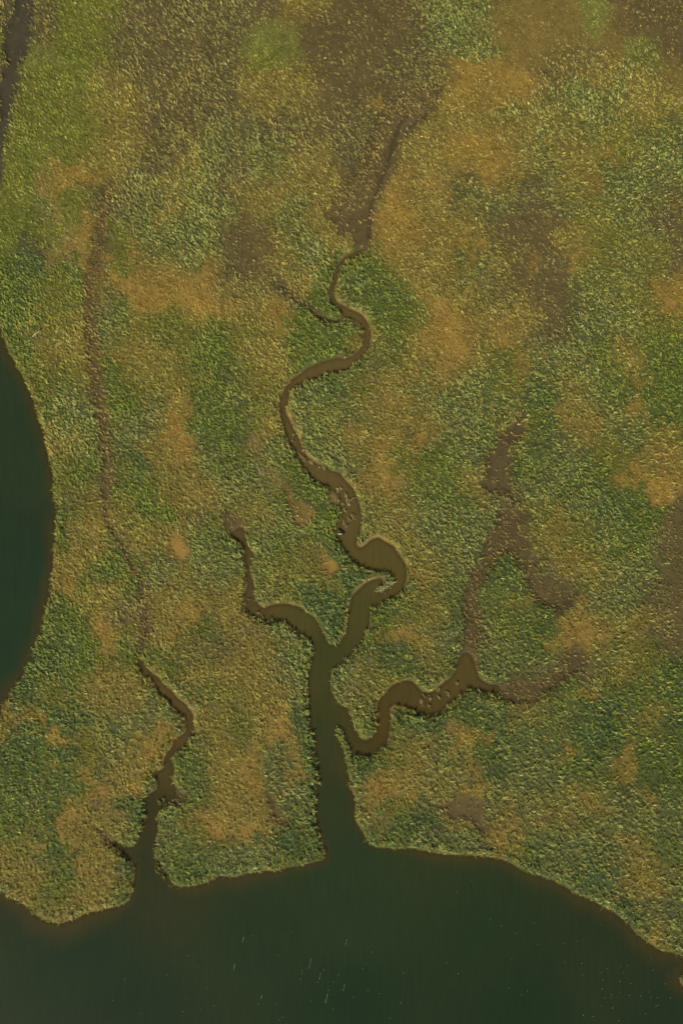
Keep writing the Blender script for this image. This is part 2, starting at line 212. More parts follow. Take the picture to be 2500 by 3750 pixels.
# ------------------------------------------------------------------ numeric helpers
def lattice(seed, n=257):
    return np.random.default_rng(seed).random((n, n)).astype(np.float32)
_L = {}
def noise(x, y, scale, seed, octaves=3):
    """smooth value noise in -1..1"""
    out = np.zeros_like(x, dtype=np.float64); amp = 1.0; tot = 0
    for o in range(octaves):
        key = seed * 17 + o
        if key not in _L: _L[key] = lattice(key)
        g = _L[key]; n = g.shape[0] - 1
        u = x / scale * 2 ** o + 37.3 * o; v = y / scale * 2 ** o + 11.9 * o
        iu = np.floor(u).astype(int); iv = np.floor(v).astype(int)
        fu = u - iu; fv = v - iv; fu = fu * fu * (3 - 2 * fu); fv = fv * fv * (3 - 2 * fv)
        iu %= n; iv %= n
        a = g[iu, iv] * (1 - fu) + g[iu + 1, iv] * fu; b = g[iu, iv + 1] * (1 - fu) + g[iu + 1, iv + 1] * fu
        out += amp * ((a * (1 - fv) + b * fv) * 2 - 1); tot += amp; amp *= 0.5
    return out / tot
def smooth(a, b, x):
    t = np.clip((x - a) / (b - a), 0, 1); return t * t * (3 - 2 * t)
def resample(P, step=0.6):
    """Catmull-Rom rounding of a closed traced outline"""
    out = []; n = len(P)
    for i in range(n):
        p0, p1, p2, p3 = P[i - 1], P[i], P[(i + 1) % n], P[(i + 2) % n]
        L = np.hypot(*(p2 - p1)); k = 1 if L > 30 else max(1, int(L / step))
        for j in range(k):
            t = j / k
            if L > 30: out.append(p1); continue
            out.append(0.5 * ((2 * p1) + (p2 - p0) * t + (2 * p0 - 5 * p1 + 4 * p2 - p3) * t * t + (3 * p1 - p0 - 3 * p2 + p3) * t ** 3))
    return np.array(out)
def seg_dist(px, py, P, closed=True):
    A = P if closed else P[:-1]; Bq = np.roll(P, -1, 0) if closed else P[1:]
    best = np.full(px.shape, 1e18)
    for (ax, ay), (bx, by) in zip(A, Bq):
        dx, dy = bx - ax, by - ay; L = dx * dx + dy * dy + 1e-12
        t = np.clip(((px - ax) * dx + (py - ay) * dy) / L, 0, 1)
        np.minimum(best, (px - ax - t * dx) ** 2 + (py - ay - t * dy) ** 2, out=best)
    return np.sqrt(best)
def inside(px, py, P):
    ins = np.zeros(px.shape, bool); Q = np.roll(P, -1, 0)
    for (ax, ay), (bx, by) in zip(P, Q):
        if ay == by: continue
        c = ((ay > py) != (by > py)) & (px < (bx - ax) * (py - ay) / (by - ay) + ax)
        ins ^= c
    return ins
def signed(px, py, P):
    d = seg_dist(px, py, P); return np.where(inside(px, py, P), -d, d)

# raster of signed distances: coarse far away, fine around the frame
class Field:
    def __init__(s, x0, x1, y0, y1, st):
        s.x0, s.y0, s.st = x0, y0, st
        s.xs = np.arange(x0, x1 + st, st); s.ys = np.arange(y0, y1 + st, st)
        s.X, s.Y = np.meshgrid(s.xs, s.ys, indexing='ij')
    def sample(s, A, x, y):
        u = np.clip((x - s.x0) / s.st, 0, len(s.xs) - 1.001); v = np.clip((y - s.y0) / s.st, 0, len(s.ys) - 1.001)
        i = u.astype(int); j = v.astype(int); fu = u - i; fv = v - j
        if A.ndim == 3: fu = fu[..., None]; fv = fv[..., None]
        return (A[i, j] * (1 - fu) + A[i + 1, j] * fu) * (1 - fv) + (A[i, j + 1] * (1 - fu) + A[i + 1, j + 1] * fu) * fv
MX, MY = 79.0, 110.0
F = Field(-MX, MX, -MY, MY, 0.4)
shore_p = resample(SHORE); left_p = resample(LEFTBAY)
D1 = signed(F.X, F.Y, shore_p); D2 = signed(F.X, F.Y, left_p)
SD = np.minimum(D1, D2)                        # negative = water
SD += 0.22 * noise(F.X, F.Y, 2.2, 3, 3)
MUDN = np.zeros(F.X.shape); MUDW = np.zeros(F.X.shape); MUDK = np.ones(F.X.shape); SINK = np.zeros(F.X.shape)
MCOL = np.zeros(F.X.shape + (3,))
def lin(c):
    c = np.asarray(c, float) / 255.0
    return np.where(c <= 0.04045, c / 12.92, ((c + 0.055) / 1.055) ** 2.4)
for P, sink, key, keep in MUD:
    x0, y0 = P.min(0) - 3; x1, y1 = P.max(0) + 3
    x0 -= 3; y0 -= 3; x1 += 3; y1 += 3
    i0, i1 = max(0, int((x0 + MX) / .4)), int((x1 + MX) / .4) + 2; j0, j1 = max(0, int((y0 + MY) / .4)), int((y1 + MY) / .4) + 2
    sl = (slice(i0, i1), slice(j0, j1))
    d = signed(F.X[sl], F.Y[sl], resample(P)) + 0.7 * noise(F.X[sl], F.Y[sl], 1.8, 9, 3)
    wgt = smooth(1.3, -0.9, d) if key in 'WD' else smooth(0.9, -0.4, d); MUDN[sl] = np.maximum(MUDN[sl], smooth(3.2, .8, d))
    MCOL[sl] = MCOL[sl] * (1 - wgt[..., None]) + lin(CLS[key][0]) * wgt[..., None]
    MUDW[sl] = np.maximum(MUDW[sl], wgt); MUDK[sl] = MUDK[sl] * (1 - wgt) + keep * wgt
    SINK[sl] = np.maximum(SINK[sl], sink * smooth(0.5, -0.8, d))
RILL = np.zeros(F.X.shape)
for P, wd, dp in RILLS:
    d = seg_dist(F.X, F.Y, P, closed=False) + 0.12 * noise(F.X, F.Y, 1.5, 21, 2)
    RILL = np.maximum(RILL, dp * smooth(wd, 0.05, d))

def classes(x, y):
    """weights (n, classes) of the plant cover at points"""
    wx = x + 2.2 * noise(x, y, 8, 31, 3) + 2.9 * noise(x, y, 2.2, 33, 3); wy = y + 2.2 * noise(x, y, 8, 32, 3) + 2.9 * noise(x, y, 2.2, 34, 3)
    out = np.zeros((x.size, len(KEYS)), np.float32)
    jit = noise(x, y, 4.0, 41, 3)
    for s in range(0, x.size, 20000):
        e = min(x.size, s + 20000)
        d2 = (wx[s:e, None] - CP[None, :, 0]) ** 2 + (wy[s:e, None] - CP[None, :, 1]) ** 2
        l = -d2 / (2 * (CR[None, :] * 0.85) ** 2)
        l -= l.max(1, keepdims=True); ww = np.exp(l)
        ww /= ww.sum(1, keepdims=True)
        for k in range(len(KEYS)):
            m = CIDX == k
            if m.any(): out[s:e, k] = ww[:, m].sum(1)
    return out
# blended cover on the raster
W0 = classes(F.X.ravel(), F.Y.ravel())
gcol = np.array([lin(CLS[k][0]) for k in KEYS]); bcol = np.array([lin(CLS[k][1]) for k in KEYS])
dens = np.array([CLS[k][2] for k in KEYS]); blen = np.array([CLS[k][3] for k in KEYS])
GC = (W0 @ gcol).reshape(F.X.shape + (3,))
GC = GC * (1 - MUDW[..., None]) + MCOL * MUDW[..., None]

# ------------------------------------------------------------------ mesh / material helpers
def mesh_from(name, verts, faces_flat, loop_counts, mat=None, colors=None, smooth_shade=False):
    me = bpy.data.meshes.new(name)
    nv = len(verts); me.vertices.add(nv); me.vertices.foreach_set('co', np.asarray(verts, np.float32).ravel())
    nl = len(faces_flat); me.loops.add(nl); me.loops.foreach_set('vertex_index', np.asarray(faces_flat, np.int32))
    nf = len(loop_counts); me.polygons.add(nf)
    st = np.concatenate(([0], np.cumsum(loop_counts)[:-1])).astype(np.int32)
    me.polygons.foreach_set('loop_start', st)
    me.update(calc_edges=True)
    if colors is not None:
        a = me.color_attributes.new('tint', 'FLOAT_COLOR', 'POINT')
        c = np.ones((nv, 4), np.float32); c[:, :colors.shape[1]] = colors
        a.data.foreach_set('color', c.ravel())
    if mat: me.materials.append(mat)
    if smooth_shade: me.polygons.foreach_set('use_smooth', np.ones(nf, bool))
    me.validate(); me.update()
    return me
def link(name, me, parent=None, **props):
    o = bpy.data.objects.new(name, me); sc.collection.objects.link(o)
    if parent: o.parent = parent
    for k, v in props.items(): o[k] = v
    return o
def new_mat(name):
    m = bpy.data.materials.new(name); m.use_nodes = True
    return m, m.node_tree, m.node_tree.nodes['Principled BSDF']
def n_(t, kind, **kw):
    nd = t.nodes.new(kind)
    for k, v in kw.items(): setattr(nd, k, v)
    return nd

# soil
soil, t, bs = new_mat('marsh_soil')
at = n_(t, 'ShaderNodeAttribute', attribute_name='tint')
tc = n_(t, 'ShaderNodeTexCoord')
n1 = n_(t, 'ShaderNodeTexNoise'); n1.inputs['Scale'].default_value = 2.2; n1.inputs['Detail'].default_value = 6; n1.inputs['Roughness'].default_value = .7
n2 = n_(t, 'ShaderNodeTexNoise'); n2.inputs['Scale'].default_value = 9; n2.inputs['Detail'].default_value = 4
mr = n_(t, 'ShaderNodeMapRange'); mr.inputs['From Min'].default_value = .3; mr.inputs['From Max'].default_value = .7; mr.inputs['To Min'].default_value = .78; mr.inputs['To Max'].default_value = 1.2
mx = n_(t, 'ShaderNodeMix', data_type='RGBA', blend_type='MULTIPLY'); mx.inputs[0].default_value = 1
t.links.new(tc.outputs['Object'], n1.inputs['Vector']); t.links.new(tc.outputs['Object'], n2.inputs['Vector'])
t.links.new(n1.outputs[0], mr.inputs[0]); t.links.new(at.outputs['Color'], mx.inputs[6]); t.links.new(mr.outputs[0], mx.inputs[7])
t.links.new(mx.outputs[2], bs.inputs['Base Color'])
bp = n_(t, 'ShaderNodeBump'); bp.inputs['Strength'].default_value = .5; bp.inputs['Distance'].default_value = .08
t.links.new(n2.outputs[0], bp.inputs['Height']); t.links.new(bp.outputs[0], bs.inputs['Normal'])
bs.inputs['Roughness'].default_value = .85; bs.inputs['Specular IOR Level'].default_value = .25

# grass blades
grass, t, bs = new_mat('marsh_blades')
at = n_(t, 'ShaderNodeAttribute', attribute_name='tint')
t.links.new(at.outputs['Color'], bs.inputs['Base Color'])
bs.inputs['Roughness'].default_value = .6; bs.inputs['Specular IOR Level'].default_value = .2
tr = n_(t, 'ShaderNodeBsdfTranslucent'); t.links.new(at.outputs['Color'], tr.inputs['Color'])
ms = n_(t, 'ShaderNodeMixShader'); ms.inputs[0].default_value = .18
out = t.nodes['Material Output']
t.links.new(bs.outputs[0], ms.inputs[1]); t.links.new(tr.outputs[0], ms.inputs[2]); t.links.new(ms.outputs[0], out.inputs['Surface'])

# water: turbid body (colour from the suspended silt), a thin clear edge over the mud, ripples partly painted as tone streaks
water, t, bs = new_mat('silty_water')
at = n_(t, 'ShaderNodeAttribute', attribute_name='tint')
tc = n_(t, 'ShaderNodeTexCoord')
wn = n_(t, 'ShaderNodeTexNoise'); wn.inputs['Scale'].default_value = .7; wn.inputs['Detail'].default_value = 5; wn.inputs['Roughness'].default_value = .6
mp0 = n_(t, 'ShaderNodeMapping'); mp0.inputs['Scale'].default_value = (2.2, .25, 1); mp0.inputs['Rotation'].default_value = (0, 0, math.radians(-8))
t.links.new(tc.outputs['Object'], mp0.inputs[0]); t.links.new(mp0.outputs[0], wn.inputs['Vector'])
wr = n_(t, 'ShaderNodeMapRange'); wr.inputs['From Min'].default_value = .3; wr.inputs['From Max'].default_value = .7; wr.inputs['To Min'].default_value = .92; wr.inputs['To Max'].default_value = 1.08  # lighter and darker ripple streaks painted into the water colour
wm = n_(t, 'ShaderNodeMix', data_type='RGBA', blend_type='MULTIPLY'); wm.inputs[0].default_value = 1
t.links.new(wn.outputs[0], wr.inputs[0]); t.links.new(at.outputs['Color'], wm.inputs[6]); t.links.new(wr.outputs[0], wm.inputs[7])
t.links.new(wm.outputs[2], bs.inputs['Base Color'])
bs.inputs['Roughness'].default_value = .06; bs.inputs['IOR'].default_value = 1.33
wv = n_(t, 'ShaderNodeTexNoise'); wv.inputs['Scale'].default_value = 1.6; wv.inputs['Detail'].default_value = 4
mp = n_(t, 'ShaderNodeMapping'); mp.inputs['Rotation'].default_value = (0, 0, math.radians(8)); mp.inputs['Scale'].default_value = (1, .12, 1)
t.links.new(tc.outputs['Object'], mp.inputs[0]); t.links.new(mp.outputs[0], wv.inputs['Vector'])
n3 = n_(t, 'ShaderNodeTexNoise'); n3.inputs['Scale'].default_value = 5; n3.inputs['Detail'].default_value = 3
t.links.new(tc.outputs['Object'], n3.inputs['Vector'])
ad = n_(t, 'ShaderNodeMath', operation='ADD'); t.links.new(wv.outputs[0], ad.inputs[0]); t.links.new(n3.outputs[0], ad.inputs[1])
bp = n_(t, 'ShaderNodeBump'); bp.inputs['Strength'].default_value = .10; bp.inputs['Distance'].default_value = .05
t.links.new(ad.outputs[0], bp.inputs['Height']); t.links.new(bp.outputs[0], bs.inputs['Normal'])
t.links.new(at.outputs['Alpha'], bs.inputs['Alpha'])

def simple(name, rgb, rough=.8, nscale=6, amt=.35):
    m, t, bs = new_mat(name)
    tc = n_(t, 'ShaderNodeTexCoord'); nn = n_(t, 'ShaderNodeTexNoise'); nn.inputs['Scale'].default_value = nscale; nn.inputs['Detail'].default_value = 5
    cr = n_(t, 'ShaderNodeValToRGB'); c = lin(rgb)
    cr.color_ramp.elements[0].position = .3; cr.color_ramp.elements[1].position = .7
    cr.color_ramp.elements[0].color = (*(c * (1 - amt)), 1); cr.color_ramp.elements[1].color = (*np.minimum(c * (1 + amt), 1), 1)
    t.links.new(tc.outputs['Object'], nn.inputs['Vector']); t.links.new(nn.outputs[0], cr.inputs[0]); t.links.new(cr.outputs[0], bs.inputs['Base Color'])
    bs.inputs['Roughness'].default_value = rough
    return m

# water colours: survey points on the 1568 x 2352 grid: x y  r g b  width of the silty margin (m)
WPT = np.array([float(v) for v in '''790 690 86 73 42 .4  700 850 84 71 40 .4  740 1080 84 71 40 .4  800 1180 80 69 37 .4  870 1290 76 67 33 .4  840 1420 66 62 30 .6  700 1410 68 64 32 .6  600 1400 74 62 34 .5  745 1500 59 60 31 .9  745 1700 54 59 32 1.1  780 1850 49 57 32 1.4 790 1980 42 56 34 1.5
1070 1560 74 63 33 .5  960 1600 70 60 29 .6  870 1650 68 57 26 .6 830 1720 62 54 26 .6  400 1620 80 66 35 .4  420 1680 74 61 33 .4 380 1760 66 57 31 .5  350 1880 56 53 29 1.2  330 2000 50 53 31 2
600 2150 38 53 32 5  200 2200 36 51 32 5  800 2100 40 55 33 5  1100 2150 38 53 31 4.5  1400 2250 42 52 32 4  800 2300 33 49 30 5 300 2330 34 48 31 5 1200 2330 34 49 30 5 1540 2340 39 51 33 3.5
0 1000 43 57 38 2.5  50 1300 39 54 38 3.5 20 1500 39 55 37 3 -200 1200 38 53 33 4 1073 1480 74 62 34 .4 570 1250 78 66 38 .4'''.split()]).reshape(-1, 6)
# ------------------------------------------------------------------ the setting
KG = 1.22                                         # survey colours -> reflectance
def axis(half, st, far):
    a = list(np.arange(-half, half + 1e-6, st)); s = st; v = half; tail = []
    while v < far: s *= 1.5; v += s; tail.append(v)
    return np.array([-q for q in tail[::-1]] + a + tail)
def far_signed(x, y):
    d = np.minimum(signed(x, y, SHORE), signed(x, y, LEFTBAY)); return d
def grid_mesh(name, xs, ys, zfun, mat):
    X, Y = np.meshgrid(xs, ys, indexing='ij'); nx, ny = X.shape
    z, col = zfun(X.ravel(), Y.ravel())
    v = np.stack([X.ravel(), Y.ravel(), z], 1)
    i, j = np.meshgrid(np.arange(nx - 1), np.arange(ny - 1), indexing='ij')
    a = (i * ny + j).ravel(); f = np.stack([a, a + ny, a + ny + 1, a + 1], 1).ravel()
    return mesh_from(name, v, f, np.full((nx - 1) * (ny - 1), 4), mat, col, True)
def fine_height(x, y):
    sd_ = F.sample(SD, x, y); sink = F.sample(SINK, x, y); rill = F.sample(RILL, x, y)
    land = 0.04 + 0.30 * smooth(0.0, 0.9, sd_) + 0.05 * noise(x, y, 6, 51, 3) * smooth(0, 2, sd_) + 0.025 * noise(x, y, .9, 52, 2)
    land -= np.minimum(sink * .8, 0.24) * smooth(0, .9, sd_); land -= rill * .8 * smooth(0, 1, sd_)
    land = np.maximum(land, .03)
    wet = 0.04 - 0.05 * smooth(0, -.2, sd_) - 1.6 * smooth(0, -5, sd_)
    return np.where(sd_ > 0, land, wet), sd_
def upper_creek(x, y):
    """1 along the narrow creeks whose cut banks show bare mud, 0 along the bay"""
    P = WPT[:, :2]; q = np.stack([(P[:, 0] * 2500 / 1568 - 1250) * MPP, (1875 - P[:, 1] * 2500 / 1568) * MPP], 1)
    w8 = 1 / (((x[:, None] - q[None, :, 0]) ** 2 + (y[:, None] - q[None, :, 1]) ** 2) + 6) ** 1.6
    return smooth(.9, .5, (w8 @ WPT[:, 5]) / w8.sum(1))
def ground(x, y):
    ins = (np.abs(x) < MX - 1) & (np.abs(y) < MY - 1)
    z, sd_ = fine_height(np.clip(x, -MX, MX), np.clip(y, -MY, MY))
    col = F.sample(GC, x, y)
    bank = lin((160, 124, 76)); wetc = lin((96, 80, 46))
    wb = (smooth(.55, .2, sd_) * smooth(-.05, .1, sd_) * upper_creek(x, y) * smooth(-.2, .5, noise(x, y, 5, 63, 3) + .15) * (1 - F.sample(MUDN, np.clip(x, -MX, MX), np.clip(y, -MY, MY))))[:, None]
    rl = (smooth(.03, .14, F.sample(RILL, np.clip(x, -MX, MX), np.clip(y, -MY, MY))) * .8)[:, None]
    col = col * (1 - rl) + lin((66, 56, 34)) * rl
    col = col * (1 - .65 * wb) + bank * .65 * wb
    ww = smooth(.12, -.2, sd_)[:, None]; col = col * (1 - ww) + wetc * ww
    o = ~ins
    if o.any():
        d = far_signed(x[o], y[o]); z[o] = np.where(d > 0, np.clip(.05 + d * .3, 0, .34), -.4)
        nn = noise(x[o], y[o], 25, 61, 4)[:, None]
        col[o] = lin((118, 106, 50)) * (1 + .35 * nn)
    col = col * (1 + .14 * noise(x, y, 3.5, 64, 3) + .16 * noise(x, y, .8, 65, 2))[:, None]
    return z, col * KG
gm = grid_mesh('marsh_ground', axis(75, .3, 4000), axis(106, .3, 4000), ground, soil)
link('marsh_ground', gm, kind='structure')

wp = np.stack([(WPT[:, 0] * 2500 / 1568 - 1250) * MPP, (1875 - WPT[:, 1] * 2500 / 1568) * MPP], 1)
wc = lin(WPT[:, 2:5])
def water_fun(x, y):
    xc, yc = np.clip(x, -MX, MX), np.clip(y, -MY, MY)
    dist = -F.sample(SD, xc, yc)
    w8 = 1 / (((xc[:, None] - wp[None, :, 0]) ** 2 + (yc[:, None] - wp[None, :, 1]) ** 2) + 6) ** 1.6
    w8 /= w8.sum(1, keepdims=True)
    deep = w8 @ wc; wid = w8 @ WPT[:, 5]
    brown = lin((66, 58, 30)); sil = 1.3 * noise(xc, yc, 7, 71, 5)
    tt = smooth(-.1, 1.0, dist / (wid * (1 + .5 * sil)))[:, None]
    col = brown * (1 - tt) + deep * tt
    col *= (1 + .06 * noise(xc, yc, 14, 72, 3))[:, None]
    alpha = .45 + .55 * smooth(-.05, .9, dist)
    return np.zeros_like(x), np.concatenate([col * WG * (1 + .28 * smooth(1.2, .5, w8 @ WPT[:, 5]))[:, None] * np.array([[1.04, 1.04, .93]]), alpha[:, None]], 1)
WG = 1.04
ax_w, ay_w = axis(75, .5, 4000), axis(106, .5, 4000)
wmsh = grid_mesh('tidal_water', ax_w, ay_w, lambda x, y: water_fun(x, y), water)
link('tidal_water', wmsh, kind='structure')

# ------------------------------------------------------------------ grass
def blades(px, py, pz, col, length, lean_dir, nb, width, seed, droop=.75):
    """tussocks as fans of bent blades; returns verts, faces, counts, colours"""
    r = np.random.default_rng(seed); n = len(px)
    idx = np.repeat(np.arange(n), nb); m = len(idx)
    ang = lean_dir[idx] + r.normal(0, .5, m)
    L = length[idx] * r.uniform(.6, 1.15, m); w = width * r.uniform(.7, 1.3, m) * (0.6 + .4 * L)
    al = r.normal(0, .17, m); ac = r.normal(0, .06, m); cd, sn = np.cos(lean_dir[idx]), np.sin(lean_dir[idx])
    bx = px[idx] + al * cd - ac * sn; by = py[idx] + al * sn + ac * cd; bz = pz[idx] - .03
    tilt = r.uniform(.25, 1.0, m) * droop                   # horizontal share of the blade
    dx, dy = np.cos(ang), np.sin(ang); sx, sy = -dy, dx
    h1 = .55 * L * (1 - .35 * tilt); r1 = .35 * L * tilt
    h2 = h1 + .30 * L * (1 - tilt) + .02; r2 = r1 + .55 * L * tilt + .08 * L
    V = np.empty((m, 5, 3), np.float32)
    V[:, 0] = np.stack([bx - sx * w * .4, by - sy * w * .4, bz], 1); V[:, 1] = np.stack([bx + sx * w * .4, by + sy * w * .4, bz], 1)
    V[:, 2] = np.stack([bx + dx * r1 + sx * w * .55, by + dy * r1 + sy * w * .55, bz + h1], 1)
    V[:, 3] = np.stack([bx + dx * r1 - sx * w * .55, by + dy * r1 - sy * w * .55, bz + h1], 1)
    V[:, 4] = np.stack([bx + dx * r2, by + dy * r2, bz + h2], 1)
    base = np.arange(m)[:, None] * 5
    f = np.concatenate([base + np.array([[0, 1, 2, 3]]), base + np.array([[3, 2, 4]])], 1).ravel()
    cnt = np.tile([4, 3], m)
    c = col[idx] * (1 + r.normal(0, .12, m))[:, None]
    C = np.repeat(c[:, None, :], 5, 1); C[:, 4] *= 1.15
    return V.reshape(-1, 3), f, cnt, np.clip(C.reshape(-1, 3), .002, .9)

SP = 0.375
gx, gy = np.meshgrid(np.arange(-73, 73, SP), np.arange(-104, 104, SP), indexing='ij')
tx = (gx + rng.uniform(-.5, .5, gx.shape) * SP).ravel(); ty = (gy + rng.uniform(-.5, .5, gy.shape) * SP).ravel()
tz, tsd = fine_height(tx, ty)
# grass stands back a little further from south-facing banks, baring more mud
e = .4; gxs = (F.sample(SD, tx + e, ty) - F.sample(SD, tx - e, ty)); gys = (F.sample(SD, tx, ty + e) - F.sample(SD, tx, ty - e))
gl = np.hypot(gxs, gys) + 1e-6; face = (-gxs / gl) * .35 + (-gys / gl) * -.93      # +1: bank faces south
inset = -.12 + upper_creek(tx, ty) * (.10 + .32 * smooth(-.2, .7, face) * np.clip(.4 + 1.3 * noise(tx, ty, 5, 81, 2), 0, 1.2))
ok = tsd > inset
W = classes(tx[ok], ty[ok]); tx, ty, tz, tsd = tx[ok], ty[ok], tz[ok], tsd[ok]
mk = F.sample(MUDK, tx, ty); mw = F.sample(MUDW, tx, ty)
cum = np.cumsum(W, 1); u = rng.random(len(tx))[:, None] * cum[:, -1:]
ci = (u > cum).sum(1).clip(0, len(KEYS) - 1)
dn = (W @ dens) * .55 + dens[ci] * .45
dn *= 1 + .35 * noise(tx, ty, 2.0, 91, 2)
dn = np.where(mw > .5, mk, dn * (1 - mw) + mk * mw)
dn = np.where((tsd < 1.6) & (mw < .3), np.maximum(dn, .95), dn)
crs = smooth(70, -90, ty - .25 * tx) * (mw < .4)        # coarser, taller growth towards the open bay
dn = dn * (.92 - .34 * crs)
keep = rng.random(len(tx)) < dn
tx, ty, tz, tsd, ci, W, mw = (a[keep] for a in (tx, ty, tz, tsd, ci, W, mw))
edge = smooth(2.2, .3, tsd) * (mw < .3)
ecol = lin((112, 128, 66))
tcol = (.4 * (W @ bcol) + .6 * bcol[ci]) * np.array([.89, 1.0, .90])
tcol = tcol * (1 - .35 * edge[:, None]) + ecol * .35 * edge[:, None]
straw = mw > .5
tcol[straw] = lin((158, 136, 80))
v1 = noise(tx, ty, 3.0, 95, 3)[:, None]; v2 = noise(tx, ty, 1.3, 96, 2)[:, None]
tcol = .68 * tcol + .32 * lin((142, 134, 64))
od = rng.random(len(tx))
tcol[od < .10] = .4 * tcol[od < .10] + .6 * lin((166, 130, 66)); tcol[od > .93] = .5 * tcol[od > .93] + .5 * lin((84, 104, 60)); pl = (od > .10) & (od < .17)
tcol[pl] = .5 * tcol[pl] + .5 * lin((176, 172, 118))
lum = 1 + np.clip(rng.normal(0, .27, (len(tx), 1)), -.5, .8)
tcol = tcol * (1 + .22 * v1 * np.array([[1.05, .95, .7]])) * (1 + .14 * v2) * lum
tlen = (W @ blen) * .6 + blen[ci] * .4
tlen = tlen * (1 + .4 * edge) * rng.uniform(.75, 1.25, len(tx)) * (.56 + .18 * crs[keep])
lean = math.radians(152) + .6 * noise(tx, ty, 12, 98, 3) + rng.normal(0, .33, len(tx)) + np.where(rng.random(len(tx)) < .25, math.pi, 0)
nb = 8
GRP = [('cordgrass', ('G', 'B', 'P', 'Y', 'E'), 'dense green and pale olive cordgrass covering the marsh between the tidal creeks', 'grass'),
       ('straw_grass', ('T', 'O', 'S', 'R', 'D', 'W', 'K', 'N', 'X'), 'dry straw coloured grass tufts scattered over the orange and brown mud', 'dry grass'),
       ('short_turf', ('L',), 'short bright lime green turf in the flat patches near the top of the marsh', 'turf')]
KG2 = 1.72
for gi, (nm, ks, lab, cat) in enumerate(GRP):
    m = np.isin(ci, [KEYS.index(k) for k in ks])
    V, f, c, C = blades(tx[m], ty[m], tz[m], tcol[m] * KG2, tlen[m], lean[m], nb, .066, 100 + gi)
    me = mesh_from(nm, V, f, c, grass, C)
    link(nm, me, kind='stuff', label=lab, category=cat)
print('tussocks', len(tx))

# ------------------------------------------------------------------ single tufts standing in the creeks
def px2m(tile, x, y):
    p = trace(f'{tile} {x} {y}')[0]; return float(p[0]), float(p[1])
def tuft(tile, x, y, label, group, s=1.0, pale=0.0, seed=0, nbl=9):
    X, Y = px2m(tile, x, y)
    r = np.random.default_rng(500 + seed)
    k = max(1, int(3 * s))
    ox = r.normal(0, .16 * s, k); oy = r.normal(0, .16 * s, k)
    col = np.tile(lin((160 + 25 * pale, 146 + 22 * pale, 88 + 40 * pale)), (k, 1))
    V, f, c, C = blades(ox, oy, np.full(k, -.05), col, np.full(k, .72), np.full(k, 2.4) + r.normal(0, .6, k), nbl, .085, 700 + seed, droop=.9)
    me = mesh_from('grass_tuft', V, f, c, grass, C)
    o = link('grass_tuft', me, label=label, category='grass tuft', group=group); o.location = (X, Y, 0.0)
    return o
g1 = 'grass tufts standing in the middle creek'
LB1 = ['topmost lone straw tuft in the narrow bend of the middle creek', 'second straw tuft down the narrow middle creek, by its right bank',
 'pale tuft at the right bank where the middle creek starts to widen', 'pale double tuft just below the widening of the middle creek',
 'thin tuft under the pale double tuft in the middle creek', 'tuft beside the right bank, upper one of a close pair in the middle creek',
 'tuft beside the right bank, lower one of a close pair in the middle creek', 'tuft in open water left of the right bank before the creek turns down',
 'small tuft right next to the bank before the creek turns down', 'lone dark footed tuft in mid water below the pinkish mud bank corner',
 'thin upright tuft upper right of the dark footed one', 'slim tall tuft at the head of the cluster in the lower middle creek',
 'tuft under the slim tall one in the creek cluster', 'largest bushy pale tuft in the middle of the creek cluster',
 'small tuft on the right of the creek cluster', 'faint low tuft nearest the pinkish mud bank', 'tuft below the pinkish mud bank near the left shore',
 'large spreading pale tuft on the right side under the creek cluster', 'tuft lower left of the large spreading pale one',
 'flat tuft near the left bank above the floating plank', 'last tuft upstream of the pale plank, right of the flat one']
PB1 = [(460, 520), (465, 568), (548, 655), (540, 712), (570, 750), (632, 755), (640, 785), (710, 835), (755, 830), (875, 1040), (910, 1015), (965, 1088), (966, 1125), (982, 1160), (1005, 1130), (938, 1165), (940, 1235), (1030, 1280), (1000, 1320), (940, 1350), (968, 1380)]
for i, ((x, y), lb) in enumerate(zip(PB1, LB1)):
    tuft('B', x, y, lb, g1, s=1.6 if i in (13, 17, 3) else .9, pale=.5, seed=i)
g2 = 'grass tufts standing in the right hand creek'
LB2 = ['tall thin tuft left of centre in the right hand creek bay', 'pale tuft left in the right hand creek bay', 'small tuft just below the pale left one in the right hand creek',
 'bushy tuft in mid stream under the grassy point', 'flat bright tuft lowest in the right hand creek', 'bright star shaped tuft near the upper bank of the right hand creek',
 'faint tuft right of mid stream in the right hand creek', 'dark thin tuft farthest right in the cluster of the right hand creek', 'lone small tuft near the upper bank toward the creek fork']
for i, ((x, y), lb) in enumerate(zip([(1177, 390), (1145, 432), (1165, 462), (1250, 422), (1238, 491), (1315, 345), (1340, 412), (1412, 380), (1490, 263)], LB2)):
    tuft('E', x, y, lb, g2, s=1.2 if i in (1, 3) else .8, pale=.4, seed=60 + i)
tuft('C', 690, 1360, 'star shaped straw tuft leaning out from the right bank above the creek junction', 'overhanging bank tufts', 1.0, .2, 80)
for i, (x, y) in enumerate([(655, 1180), (690, 1205), (520, 1078), (545, 1050)]):
    tuft('D', x, y, ['thin straw tuft at the muddy mouth of the left inner creek', 'right one of two tufts in the elbow of the left inner creek', 'tuft on wet mud, lowest in the narrow left inner creek', 'tuft on wet mud just above the lowest in the left inner creek'][i], 'tufts in the left inner creek', .8, .2, 90 + i)
